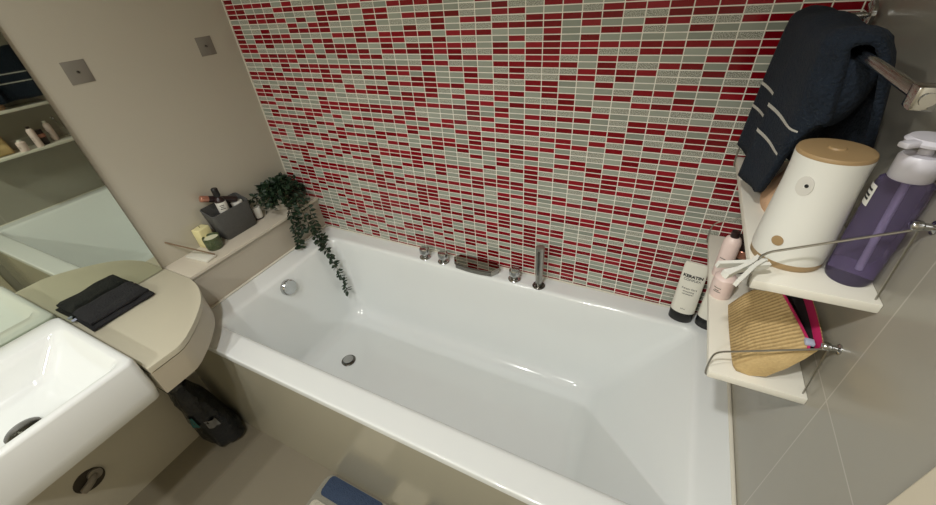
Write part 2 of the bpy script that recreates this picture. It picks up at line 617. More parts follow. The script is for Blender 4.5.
hs = thing('hand_shower', 'upright slim chrome hand shower standing on the bath rim', 'hand shower', (1.100, -0.055, 0.0))
obj('flange', lathe([(0.023, 0.0), (0.0235, 0.003), (0.021, 0.006), (0.012, 0.007), (0.0001, 0.007)], 28), M['dark_chrome'], hs)
bm = lathe([(0.0115, 0.007), (0.012, 0.02), (0.0145, 0.10), (0.0155, 0.172), (0.015, 0.176), (0.0001, 0.1765)], 24)
obj('handle', bm, M['steel'], hs)
bm = box(-0.004, 0.004, -0.0165, -0.0125, 0.06, 0.165, 0.0015)
obj('spray_strip', bm, M['dark_chrome'], hs)

# ------------------------------------------------------------------ counter and basin
ct = thing('vanity_counter', 'beige counter with a rounded end between basin and bath', 'counter', (0, 0, 0))
def counter_outline(d):
    pts = [(0.0, -0.636), (0.08, -0.655), (0.158, -0.695), (0.228, -0.760), (0.276, -0.822), (0.288, -0.845), (0.2905, -0.862), (0.2905, -0.939)]
    sm = smooth_path([(x, y, 0) for x, y in pts[:5]], 6) + [Vector((x, y, 0)) for x, y in pts[5:]]
    cx, cy = 0.0, -1.0
    out = [(XL + 0.001, -0.636 - d * 0.2)]
    for p in sm:
        n = Vector((p.x - cx, p.y - cy, 0)).normalized()
        out.append((p.x - n.x * d, p.y - n.y * d))
    out += [(XL + 0.001, -0.939)]
    return out


obj('worktop', prism(counter_outline(0.0), 0.142, 0.160, 0.002), M['counter'], ct, angle=30)
obj('fascia', prism(counter_outline(0.002), 0.053, 0.1385), M['fascia'], ct, angle=30)

obj('shadow_gap', prism(counter_outline(0.006), 0.137, 0.1425), M['dark_gap'], ct, angle=30)  # dark core: the groove's shade under the worktop is put into its colour

sk = thing('washbasin', 'white boxy ceramic basin set into the beige counter', 'basin', (0, 0, 0))
sx0, sx1, sy0, sy1 = -0.136, 0.291, -1.56, -0.945
LL = [rrect(sx0 + 0.004, sx1 - 0.014, sy0 + 0.012, sy1 - 0.012, 0.02, 0.052),
      rrect(sx0 + 0.002, sx1 - 0.004, sy0 + 0.004, sy1 - 0.004, 0.022, 0.060),
      rrect(sx0, sx1, sy0, sy1, 0.022, 0.10),
      rrect(sx0, sx1, sy0, sy1, 0.022, 0.200),
      rrect(sx0 + 0.002, sx1 - 0.002, sy0 + 0.002, sy1 - 0.002, 0.021, 0.207),
      rrect(sx0 + 0.007, sx1 - 0.007, sy0 + 0.007, sy1 - 0.007, 0.02, 0.210),
      rrect(-0.062, sx1 - 0.020, sy0 + 0.02, sy1 - 0.020, 0.03, 0.210),
      rrect(-0.057, sx1 - 0.026, sy0 + 0.026, sy1 - 0.026, 0.03, 0.206),
      rrect(-0.050, sx1 - 0.032, sy0 + 0.05, sy1 - 0.055, 0.035, 0.180),
      rrect(-0.040, sx1 - 0.045, sy0 + 0.09, sy1 - 0.100, 0.04, 0.130),
      rrect(-0.028, sx1 - 0.060, sy0 + 0.11, sy1 - 0.118, 0.04, 0.112),
      rrect(-0.008, sx1 - 0.085, sy0 + 0.14, sy1 - 0.145, 0.04, 0.106),
      rrect(0.04, sx1 - 0.13, sy0 + 0.19, sy1 - 0.19, 0.03, 0.105)]
obj('bowl', loft(LL), M['ceramic'], sk, angle=50)
bm = lathe([(0.036, 0.1055), (0.037, 0.109), (0.034, 0.112), (0.022, 0.116), (0.0001, 0.117)], 32)
move(bm, (0.112, -1.174, 0))
obj('drain', bm, M['dark_chrome'], sk, label='round dark chrome drain')

# ------------------------------------------------------------------ mirror and small plates
mr = thing('mirror', 'large frameless wall mirror above the counter reflecting the bath', 'mirror', (XL + 0.0118, -1.42, 0.163))
mr.rotation_euler = (0, math.radians(-0.72), 0)
obj('glass', box(0.0015, 0.006, -0.77, 0.775, 0.0, 0.92), M['mirror'], mr, smooth=False)
obj('backing', box(0.0, 0.0015, -0.77, 0.775, 0.0, 0.92), M['dark_gap'], mr, smooth=False)

def plate(y, z, label):
    t = thing('blanking_plate', label, 'wall plate', (XL, y, z), 0, 'grey plates on the cream wall')
    obj('plate', box(0.0, 0.0012, -0.030, 0.030, -0.030, 0.030, 0.0004), M['grey_plate'], t)
    bm = lathe([(0.004, 0.0), (0.004, 0.003), (0.002, 0.004), (0.0001, 0.004)], 12)
    rotate(bm, PI / 2, 'Y')
    obj('screw', bm, M['dark_chrome'], t)
    return t


M['grey_plate'] = mat('grey_plate', (126, 122, 113), 0.25, var=0.05)
plate(-0.538, 0.810, 'small square grey plate on the cream wall nearest the mirror')
plate(-0.131, 0.814, 'small square grey plate on the cream wall nearest the mosaic')

# ------------------------------------------------------------------ folded black cloth on the counter
random.seed(3)
def cloth_slab(x0, x1, y0, y1, z0, z1, seed, bulge=0.004, nx=16, ny=14):
    bm = bmesh.new()
    def pt(i, j, top):
        u, v = i / nx, j / ny
        x, y = x0 + (x1 - x0) * u, y0 + (y1 - y0) * v
        e = min(u, 1 - u, v, 1 - v)
        n = noise.noise(Vector((x * 22, y * 22, seed)))
        n2 = noise.noise(Vector((x * 9 + 5, y * 9, seed + 3)))
        edge = (1 - min(1, e / 0.12)) ** 2
        z = (z1 + bulge * n + bulge * n2 - edge * (z1 - z0) * 0.42) if top else (z0 + edge * (z1 - z0) * 0.25)
        return Vector((x + 0.004 * n * (e < 0.01), y + 0.004 * n2 * (e < 0.01), z))
    t = [[bm.verts.new(pt(i, j, True)) for j in range(ny + 1)] for i in range(nx + 1)]
    b = [[bm.verts.new(pt(i, j, False)) for j in range(ny + 1)] for i in range(nx + 1)]
    for i in range(nx):
        for j in range(ny):
            bm.faces.new((t[i][j], t[i + 1][j], t[i + 1][j + 1], t[i][j + 1]))
            bm.faces.new((b[i][j], b[i][j + 1], b[i + 1][j + 1], b[i + 1][j]))
    for i in range(nx):
        bm.faces.new((t[i][0], b[i][0], b[i + 1][0], t[i + 1][0]))
        bm.faces.new((t[i][ny], t[i + 1][ny], b[i + 1][ny], b[i][ny]))
    for j in range(ny):
        bm.faces.new((t[0][j], t[0][j + 1], b[0][j + 1], b[0][j]))
        bm.faces.new((t[nx][j], b[nx][j], b[nx][j + 1], t[nx][j + 1]))
    return bm


fc = thing('folded_cloth', 'folded black hand towel on the counter in front of the mirror', 'towel', (-0.072, -0.825, 0.160), 0.0)
obj('lower_fold', cloth_slab(-0.062, 0.055, -0.098, 0.085, 0.0, 0.020, 1.0), M['black_cloth'], fc)
obj('upper_fold', cloth_slab(-0.066, 0.046, -0.092, 0.078, 0.016, 0.036, 2.0), M['black_cloth'], fc)
obj('care_tag', box(-0.060, -0.046, -0.106, -0.088, 0.012, 0.014, 0.0006), M['zip_blue'], fc, label='small pale tag')

# ------------------------------------------------------------------ things on the ledge
bk = thing('storage_basket', 'dark grey felt basket of toiletries on the tiled ledge', 'basket', (-0.108, -0.345, 0.158))
def basket_loop(x0, x1, y0, y1, z, zb=0.0):
    l = rrect(x0, x1, y0, y1, 0.010, z, 3)
    for p in l:
        u = (x1 - p.x) / (x1 - x0)
        p.z += zb * u
    return l


Lb = [basket_loop(-0.038, 0.030, -0.066, 0.066, 0.0),
      basket_loop(-0.040, 0.032, -0.070, 0.070, 0.004),
      basket_loop(-0.043, 0.028, -0.086, 0.078, 0.112, 0.022),
      basket_loop(-0.040, 0.025, -0.083, 0.075, 0.113, 0.022),
      basket_loop(-0.036, 0.027, -0.066, 0.066, 0.008)]
obj('basket_body', loft(Lb), M['felt'], bk, angle=50)
b1 = thing('brown_bottle', 'dark brown bottle with a white label upright in the grey basket', 'bottle', (-0.108, -0.362, 0.205), 0.0)
obj('bottle_body', lathe([(0.018, 0.0), (0.019, 0.004), (0.019, 0.098), (0.016, 0.110), (0.009, 0.118), (0.009, 0.124), (0.0001, 0.124)], 24), M['dark_brown'], b1)
obj('paper_label', lathe([(0.0193, 0.055), (0.0195, 0.056), (0.0195, 0.098), (0.0193, 0.099)], 24), M['paper_white'], b1, label='white paper label')
obj('cap', lathe([(0.0115, 0.122), (0.012, 0.124), (0.012, 0.152), (0.010, 0.155), (0.0001, 0.155)], 20), M['black_plastic'], b1)
for zz, w in ((0.086, 0.016), (0.079, 0.012), (0.072, 0.018)):
    bm = box(0.0192, 0.0200, -w / 2, w / 2, zz, zz + 0.0025)
    rotate(bm, math.radians(-30), 'Z')
    obj('print_line', bm, M['ink'], b1, smooth=False)

b2 = thing('cosmetic_tube', 'dark tube with a copper end leaning out of the grey basket', 'tube', (-0.118, -0.322, 0.292))
def aimed_tube(prof, direction, seg=20):
    bm = lathe(prof, seg)
    q = Vector((0, 0, 1)).rotation_difference(Vector(direction).normalized())
    bmesh.ops.rotate(bm, verts=bm.verts[:], cent=(0, 0, 0), matrix=q.to_matrix())
    return bm


dv = (-0.14, -0.80, 0.38)
obj('tube_body', aimed_tube([(0.012, -0.03), (0.0125, -0.028), (0.0125, 0.072), (0.012, 0.075), (0.0001, 0.075)], dv), M['dark_brown'], b2)
obj('copper_end', aimed_tube([(0.012, 0.075), (0.0125, 0.077), (0.0125, 0.100), (0.011, 0.102), (0.0001, 0.102)], dv), M['copper'], b2, label='copper end')

b3 = thing('plastic_tub', 'pale green plastic tub inside the grey basket', 'tub', (-0.113, -0.300, 0.228))
obj('tub_body', lathe([(0.017, -0.055), (0.020, -0.05), (0.021, 0.035), (0.0001, 0.035)], 24), M['pale_green'], b3)
obj('tub_lid', lathe([(0.0218, 0.030), (0.022, 0.032), (0.022, 0.042), (0.020, 0.044), (0.0001, 0.044)], 24), M['paper_white'], b3)

wt = thing('white_jar', 'small white jar with a dark foot between grey basket and plant', 'jar', (-0.108, -0.238, 0.158))
obj('jar_body', lathe([(0.016, 0.006), (0.017, 0.008), (0.018, 0.050), (0.016, 0.054), (0.0001, 0.054)], 24), M['paper_white'], wt)
obj('foot', lathe([(0.016, 0.0), (0.0165, 0.001), (0.0165, 0.006), (0.0001, 0.006)], 24), M['dark_brown'], wt, label='dark foot')

cn = thing('pillar_candle', 'pale yellow square candle beside the green glass jar', 'candle', (-0.133, -0.465, 0.158), 0.15)
obj('wax_block', box(-0.020, 0.020, -0.025, 0.025, 0.0, 0.080, 0.004, 3), M['wax_yellow'], cn)
obj('wick', lathe([(0.001, 0.078), (0.001, 0.088), (0.0001, 0.088)], 8), M['black_plastic'], cn)

cj = thing('candle_jar', 'round olive green glass candle jar in front of the grey basket', 'candle', (-0.085, -0.468, 0.158))
obj('glass_jar', lathe([(0.026, 0.0), (0.029, 0.003), (0.030, 0.010), (0.030, 0.050), (0.029, 0.052), (0.0275, 0.050), (0.0275, 0.038), (0.0001, 0.038)], 32), M['green_glass'], cj)
obj('wax', lathe([(0.0270, 0.0385), (0.0270, 0.044), (0.0001, 0.0445)], 32), M['wax_cream'], cj, label='cream wax')

tr = thing('incense_tray', 'flat white stone tray at the near end of the ledge', 'tray', (-0.076, -0.536, 0.158), 0.10)
obj('tray_slab', box(-0.056, 0.058, -0.022, 0.022, 0.0, 0.010, 0.003), M['stone_white'], tr)
st = obj('incense_stick', tube([(-0.150, -0.588, 0.243 + H), (-0.022, -0.512, 0.171 + H)], 0.0028, 8), M['stick'])
st['label'] = 'thin brown incense stick leaning across the white tray'
st['category'] = 'incense stick'

# trailing plant
pl = thing('trailing_plant', 'dark green trailing plant spilling over the ledge into the bath', 'plant', (-0.085, -0.120, 0.158))
obj('pot', lathe([(0.036, 0.0), (0.040, 0.003), (0.048, 0.062), (0.049, 0.066), (0.046, 0.066), (0.044, 0.056), (0.0001, 0.056)], 28), M['pot'], pl)
random.seed(11)
def leaf(bm, p, d, size):
    d = Vector(d).normalized()
    s = d.cross(Vector((random.uniform(-1, 1), random.uniform(-1, 1), random.uniform(-1, 1))))
    if s.length < 1e-3:
        s = d.cross(Vector((0, 1, 0.3)))
    s.normalize()
    n = s.cross(d)
    w = size * 0.30
    P = [Vector(p), Vector(p) + d * size * 0.35 + s * w + n * size * 0.05, Vector(p) + d * size * 0.75 + s * w * 0.7, Vector(p) + d * size - n * size * 0.12,
         Vector(p) + d * size * 0.75 - s * w * 0.7, Vector(p) + d * size * 0.35 - s * w + n * size * 0.05, Vector(p) + d * size * 0.5 - n * size * 0.06]
    v = [bm.verts.new(q) for q in P]
    for a, b, c in ((0, 1, 6), (1, 2, 6), (2, 3, 6), (3, 4, 6), (4, 5, 6), (5, 0, 6)):
        bm.faces.new((v[a], v[b], v[c]))


lf = bmesh.new()
stm = bmesh.new()
for k in range(66):
    a = random.uniform(0, 2 * PI)
    rr = random.uniform(0.02, 0.105)
    tip = Vector((max(-0.060, math.cos(a) * rr * 0.85), min(0.108, math.sin(a) * rr * 1.2 - 0.016), 0.085 + random.uniform(-0.02, 0.045) - rr * 0.3))
    root = Vector((math.cos(a) * 0.012, math.sin(a) * 0.012, 0.056))
    mid = (root + tip) / 2 + Vector((0, 0, 0.025))
    path = smooth_path([root, mid, tip], 4)
    tube(path, 0.0011, 5, bm=stm)
    for q in path[1:]:
        for _ in range(3):
            dd = Vector((random.uniform(-1, 1), random.uniform(-1, 1), random.uniform(-0.6, 0.7)))
            leaf(lf, q + dd * 0.006, dd, random.uniform(0.019, 0.030))
obj('stems', stm, M['stem'], pl)
obj('foliage', lf, M['leaf'], pl, smooth=False)
O = Vector((-0.085, -0.120, 0.158))
vines = [([(-0.06, -0.10, 0.235), (0.005, -0.115, 0.205), (0.045, -0.130, 0.10), (0.085, -0.142, 0.030), (0.125, -0.152, 0.004), (0.152, -0.155, -0.06), (0.170, -0.150, -0.15), (0.188, -0.158, -0.235)], 36),
         ([(-0.06, -0.13, 0.230), (0.003, -0.165, 0.195), (0.022, -0.185, 0.12), (0.032, -0.195, 0.055), (0.040, -0.205, 0.02)], 22),
         ([(-0.06, -0.08, 0.230), (0.003, -0.080, 0.200), (0.032, -0.085, 0.10), (0.052, -0.095, 0.03), (0.085, -0.110, 0.012)], 20),
         ([(-0.06, -0.14, 0.230), (0.000, -0.145, 0.200), (0.020, -0.150, 0.14), (0.028, -0.155, 0.07)], 18)]
for pts, nl in vines:
    path = smooth_path([Vector(p) - O for p in pts], 6)
    vb = tube(path, 0.0012, 5)
    vo = obj('vine', vb, M['stem'], pl)
    lb = bmesh.new()
    for i in range(nl * 3):
        q = path[min(len(path) - 1, int((0.05 + 0.95 * (i / 3) / nl) * len(path)))]
        side = 1 if i % 2 else -1
        dd = Vector((random.uniform(-0.5, 0.9), side * random.uniform(0.4, 1.0), random.uniform(-0.7, 0.25)))
        leaf(lb, q, dd, random.uniform(0.020, 0.031))
    obj('vine_leaves', lb, M['leaf'], vo, smooth=False)

# ------------------------------------------------------------------ under the counter
bg = thing('plastic_bag', 'crumpled black plastic bag standing on the floor under the counter', 'bag', (-0.045, -0.815, -H))
random.seed(5)
prof = [(0.030, 0.0), (0.062, 0.004), (0.078, 0.03), (0.082, 0.09), (0.078, 0.17), (0.070, 0.25), (0.060, 0.31), (0.048, 0.345), (0.046, 0.375), (0.050, 0.40)]
loops = []
for r, z in prof:
    lp = []
    for i in range(40):
        a = 2 * PI * i / 40
        n = noise.noise(Vector((math.cos(a) * 2.2, math.sin(a) * 2.2, z * 14)))
        n2 = noise.noise(Vector((math.cos(a) * 6, math.sin(a) * 6, z * 40 + 9)))
        q = r * (1 + 0.22 * n + 0.10 * n2)
        lp.append(Vector((q * math.cos(a) * 0.95 - 0.10 * (z / 0.4) ** 2 * 0.3 + 0.010, q * math.sin(a) * 0.80 - 0.035 * z / 0.4, z)))
    loops.append(lp)
obj('bag_body', loft(loops), M['bag_plastic'], bg, angle=180)
def patch_on_bag(a0, a1, z0, z1, name, m, lab):
    bm = bmesh.new()
    grid = []
    for iz in range(7):
        z = z0 + (z1 - z0) * iz / 6
        row = []
        for ia in range(9):
            a = math.radians(a0 + (a1 - a0) * ia / 8)
            for k in range(len(prof) - 1):
                if prof[k][1] <= z <= prof[k + 1][1]:
                    f = (z - prof[k][1]) / (prof[k + 1][1] - prof[k][1])
                    r = prof[k][0] + f * (prof[k + 1][0] - prof[k][0])
            n = noise.noise(Vector((math.cos(a) * 2.2, math.sin(a) * 2.2, z * 14)))
            n2 = noise.noise(Vector((math.cos(a) * 6, math.sin(a) * 6, z * 40 + 9)))
            q = r * (1 + 0.22 * n + 0.10 * n2) + 0.007
            row.append(bm.verts.new((q * math.cos(a) * 0.95 - 0.03 * (z / 0.4) ** 2 + 0.010, q * math.sin(a) * 0.80 - 0.035 * z / 0.4, z)))
        grid.append(row)
    for i in range(6):
        for j in range(8):
            bm.faces.new((grid[i][j], grid[i][j + 1], grid[i + 1][j + 1], grid[i + 1][j]))
    obj(name, bm, m, bg, label=lab)


patch_on_bag(-38, -4, 0.165, 0.205, 'grey_patch', M['grey_film'], 'shiny grey patch')
patch_on_bag(-75, -52, 0.19, 0.25, 'teal_patch', M['teal_plastic'], 'teal patch')

vl = thing('waste_pipe', 'grey pipe joint in a round hole in the wall under the basin', 'pipe', (XL, -1.185, -0.385))
bm = lathe([(0.044, 0.0), (0.044, 0.002), (0.040, 0.002), (0.040, 0.0005)], 32)
rotate(bm, PI / 2, 'Y')
obj('hole_edge', bm, M['dark_gap'], vl)
bm = lathe([(0.040, 0.0008), (0.0001, 0.0009)], 32)
rotate(bm, PI / 2, 'Y')
obj('hole_back', bm, M['dark_gap'], vl)
bm = tube(smooth_path([(0.002, 0.02, 0.012), (0.014, 0.012, 0.010), (0.020, -0.005, 0.002), (0.018, -0.030, -0.010)], 6), 0.012, 14)
obj('elbow', bm, M['grey_pipe'], vl)
bm = lathe([(0.020, 0.0), (0.021, 0.002), (0.021, 0.012), (0.0001, 0.012)], 20)
rotate(bm, PI / 2, 'Y')
move(bm, (0.002, 0.02, 0.012))
obj('collar', bm, M['grey_pipe'], vl)

# ------------------------------------------------------------------ bath mat
bmat = thing('bath_mat', 'grey bath mat with a blue panel on the floor against the bath', 'bath mat', (0.84, -1.05, -H))
def slab(outline, z0, z1, bev=0.003):
    return prism(outline, z0, z1, bev)


def rr2(x0, x1, y0, y1, r):
    return [(p.x, p.y) for p in rrect(x0, x1, y0, y1, r, 0, 5)]


obj('mat_pad', slab(rr2(-0.345, 0.345, -0.30, 0.292, 0.03), 0.0, 0.008), M['mat_base'], bmat)
obj('blue_panel', slab(rr2(-0.325, -0.075, 0.215, 0.289, 0.015), 0.0075, 0.013), M['mat_blue'], bmat, label='blue pile panel')
obj('blue_panel', slab(rr2(0.075, 0.325, 0.215, 0.289, 0.015), 0.0075, 0.013), M['mat_blue'], bmat, label='blue pile panel')
obj('cream_panel', slab(rr2(-0.062, 0.062, 0.215, 0.289, 0.012), 0.0075, 0.013), M['mat_cream'], bmat, label='cream pile panel')
obj('cream_panel', slab(rr2(-0.330, -0.16, 0.02, 0.195, 0.012), 0.0075, 0.013), M['mat_cream'], bmat, label='cream pile panel')

# ------------------------------------------------------------------ bottles on the bath corner
def squeeze_bottle(x, y, rot, label):
    t = thing('shampoo_bottle', label, 'bottle', (x, y, 0.0), rot, 'white bottles on the bath corner')
    obj('cap', lathe([(0.0265, 0.0), (0.0275, 0.002), (0.0275, 0.036), (0.0265, 0.038), (0.0001, 0.038)], 32, sx=1.25, sy=0.80), M['black_plastic'], t, label='black cap')
    Lp = []
    for k in range(15):
        f = k / 14
        z = 0.038 + f * 0.184
        sx = 0.0345 * (1 - 0.06 * f)
        sy = 0.0215 * (1 - 0.80 * max(0, f - 0.1) / 0.9) if f > 0.1 else 0.0215
        if f > 0.93:
            sx *= 0.93
        Lp.append([Vector((sx * math.cos(2 * PI * i / 36), sy * math.sin(2 * PI * i / 36), z)) for i in range(36)])
    obj('bottle_body', loft(Lp), M['bottle_white'], t, angle=60)

    def surf(z, x):
        f = (z - 0.038) / 0.184
        sx = 0.0345 * (1 - 0.06 * f)
        sy = 0.0215 * (1 - 0.80 * max(0, f - 0.1) / 0.9) if f > 0.1 else 0.0215
        q = max(0.0, 1 - (x / sx) ** 2)
        return -sy * math.sqrt(q) - 0.0005

    def letter(body, size, zc, bold=0.0, name='lettering'):
        b = text_bm(body, size, bold)
        for v in b.verts:
            x, zz, d = v.co.x, v.co.y + zc, v.co.z
            v.co = Vector((x, surf(zz, x) - d, zz))
        obj(name, b, M['ink'], t, smooth=False)
    letter('KERATIN', 0.0134, 0.172, 0.0006)
    letter('COMPLEX', 0.0104, 0.1605)
    letter('Keratin Care', 0.0080, 0.130)
    letter('smoothing', 0.0072, 0.120)
    letter('conditioner', 0.0068, 0.111)
    letter('400 mL', 0.0045, 0.056)
    return t


squeeze_bottle(1.571, -0.040, math.radians(-8), 'white bottle with a black cap and bold black lettering, fully visible')
squeeze_bottle(1.648, -0.046, math.radians(-8), 'white bottle with a black cap half hidden behind the lower shelf')

# ------------------------------------------------------------------ wall shelves
def shelf(z, y0, y1, label):
    t = thing('wall_shelf', label, 'shelf', (XR, (y0 + y1) / 2, z), 0, 'white shelves on the right wall')
    hl = (y1 - y0) / 2
    obj('board', box(-0.1425, 0.0, -hl, hl, -0.015, 0.0, 0.0015), M['shelf'], t)
    for s, yy in ((-1, -hl + 0.010), (1, hl - 0.012)):
        pth = [(-0.012, yy, 0.108), (-0.132, yy, 0.046), (-0.1405, yy, 0.038), (-0.1445, yy, 0.024), (-0.1445, yy, -0.012), (-0.139, yy, -0.0205), (-0.120, yy, -0.0205)]
        obj('rail', tube(smooth_path(pth[:2], 1) + smooth_path(pth[1:], 3)[1:], 0.0016, 8), M['steel'], t)
        obj('stay', tube([(-0.012, yy, 0.108), (-0.006, yy, 0.0)], 0.0013, 8), M['steel'], t)
        bm = lathe([(0.008, 0.0), (0.008, 0.002), (0.0045, 0.004), (0.0045, 0.010), (0.0065, 0.012), (0.0065, 0.018), (0.005, 0.021), (0.0001, 0.022)], 20)
        rotate(bm, -PI / 2, 'Y')
        move(bm, (0.0, yy, 0.112))
        obj('bracket_knob', bm, M['chrome'], t)
    return t


shelf(0.577, -0.576, -0.105, 'upper white wall shelf holding the white dispenser')
shelf(0.358, -0.566, -0.095, 'lower white wall shelf holding the straw pouch')

# items on the upper shelf
dp = thing('fragrance_dispenser', 'white rounded air freshener with a bamboo top on the upper shelf', 'air freshener', (1.612, -0.494, 0.577))
obj('base_ring', lathe([(0.0435, 0.0), (0.0452, 0.002), (0.0456, 0.011), (0.0001, 0.011)], 40, sx=1.0, sy=1.0), M['bamboo'], dp, label='bamboo base ring')
obj('dispenser_body', lathe([(0.0458, 0.0112), (0.0464, 0.016), (0.0456, 0.045), (0.0436, 0.085), (0.0415, 0.120), (0.0412, 0.148), (0.0418, 0.163), (0.0001, 0.163)], 48), M['disp'], dp)
obj('top_disc', lathe([(0.0416, 0.163), (0.0418, 0.165), (0.0405, 0.168), (0.034, 0.169), (0.0001, 0.1695)], 40), M['bamboo'], dp, label='bamboo top')
obj('button', lathe([(0.010, 0.1694), (0.009, 0.1715), (0.0001, 0.172)], 20), M['bamboo'], dp)
def on_disp(az, z, r_surf, prof, m, name, sc=(1, 1), lab=None):
    bm = lathe(prof, 24, sx=sc[0], sy=sc[1])
    rotate(bm, PI / 2, 'Y')
    move(bm, (r_surf, 0, z))
    rotate(bm, math.radians(az), 'Z')
    obj(name, bm, m, dp, label=lab)


on_disp(-126, 0.128, 0.0406, [(0.011, 0.0), (0.011, 0.0012), (0.009, 0.0014), (0.0001, 0.0006)], M['nozzle_shade'] if 'nozzle_shade' in M else mat('nozzle_grey', (202, 200, 192), 0.5), 'nozzle_recess', (1.25, 0.9))
on_disp(-123, 0.129, 0.0413, [(0.0024, 0.0), (0.0024, 0.001), (0.0001, 0.001)], M['ink'], 'nozzle')
on_disp(-126, 0.044, 0.0450, [(0.0075, 0.0), (0.0075, 0.0016), (0.006, 0.0018), (0.0001, 0.0018)], M['bamboo'], 'sensor_button', (1, 1), 'round tan sensor button')

pb = thing('pump_bottle', 'clear purple liquid soap bottle with a white pump by the wall', 'bottle', (1.6805, -0.523, 0.577))
obj('bottle_body', lathe([(0.024, 0.0), (0.0255, 0.003), (0.0264, 0.010), (0.0268, 0.060), (0.0266, 0.128), (0.025, 0.146), (0.018, 0.152), (0.0001, 0.152)], 36), M['purple'], pb)
obj('collar', lathe([(0.019, 0.150), (0.0205, 0.152), (0.0205, 0.176), (0.018, 0.180), (0.007, 0.181), (0.0065, 0.194), (0.0001, 0.194)], 28), M['clear_neck'], pb, label='white collar')
bm = lathe([(0.006, 0.192), (0.0225, 0.193), (0.0235, 0.196), (0.020, 0.200), (0.0001, 0.201)], 28)
box(-0.038, -0.010, -0.006, 0.006, 0.192, 0.199, 0.0025, bm=bm)
rotate(bm, math.radians(35), 'Z')
obj('pump_head', bm, M['clear_neck'], pb, label='white pump head')
obj('dip_tube', tube([(0, 0, 0.150), (0.004, -0.004, 0.02)], 0.0035, 10), M['clear_neck'], pb)
bm = bmesh.new()
rows = []
for z in (0.112, 0.126, 0.140):
    rows.append([bm.verts.new((0.0272 * math.cos(math.radians(a)), 0.0272 * math.sin(math.radians(a)), z)) for a in range(158, 206, 8)])
for a, b in zip(rows, rows[1:]):
    for i in range(len(a) - 1):
        bm.faces.new((a[i], a[i + 1], b[i + 1], b[i]))
obj('paper_label', bm, M['paper_white'], pb, label='white printed label')
for zz in (0.119, 0.124, 0.131):
    bm = bmesh.new()
    vs = [[bm.verts.new((0.0275 * math.cos(math.radians(a)), 0.0275 * math.sin(math.radians(a)), z)) for a in range(164, 200, 9)] for z in (zz, zz + 0.003)]
    for i in range(len(vs[0]) - 1):
        bm.faces.new((vs[0][i], vs[0][i + 1], vs[1][i + 1], vs[1][i]))
    obj('print_line', bm, M['ink'], pb)

tp = thing('wash_pouch', 'small tan pouch standing on the upper shelf under the navy towel', 'pouch', (1.622, -0.335, 0.577))
Lp = []
for k in range(10):
    f = k / 9
    z = f * 0.066
    sx = 0.034 * (1 - 0.75 * f ** 2.2) * (0.85 + 0.15 * min(1, f * 6))
    sy = 0.050 * (1 - 0.25 * f ** 2)
    Lp.append([Vector((sx * math.cos(2 * PI * i / 24), sy * math.sin(2 * PI * i / 24), z + 0.004 * noise.noise(Vector((i * 0.5, f * 3, 2))) * f)) for i in range(24)])
obj('pouch_body', loft(Lp), M['tan_bag'], tp)
obj('zip', box(-0.004, 0.004, -0.036, 0.036, 0.064, 0.070, 0.001), M['dark_brown'], tp)

# towel bar and navy towel
tb = thing('towel_bar', 'chrome towel bar on the right wall carrying the navy towel', 'towel rail', (1.70, -0.32, 0.846))
obj('bar', tube([(-0.093, -0.330, 0), (-0.093, 0.262, 0)], 0.0058, 16), M['chrome'], tb)
for s in (-0.318, 0.252):
    bm = tube([(0.0, s, 0), (-0.093, s, 0)], 0.006, 14)
    box(-0.102, -0.084, s - 0.009, s + 0.009, -0.010, 0.010, 0.002, bm=bm)
    lw = lathe([(0.024, 0.0), (0.024, 0.006), (0.020, 0.009), (0.0001, 0.009)], 24)
    rotate(lw, -PI / 2, 'Y')
    move(lw, (0, s, 0))
    join(bm, lw)
    obj('bracket', bm, M['chrome'], tb)

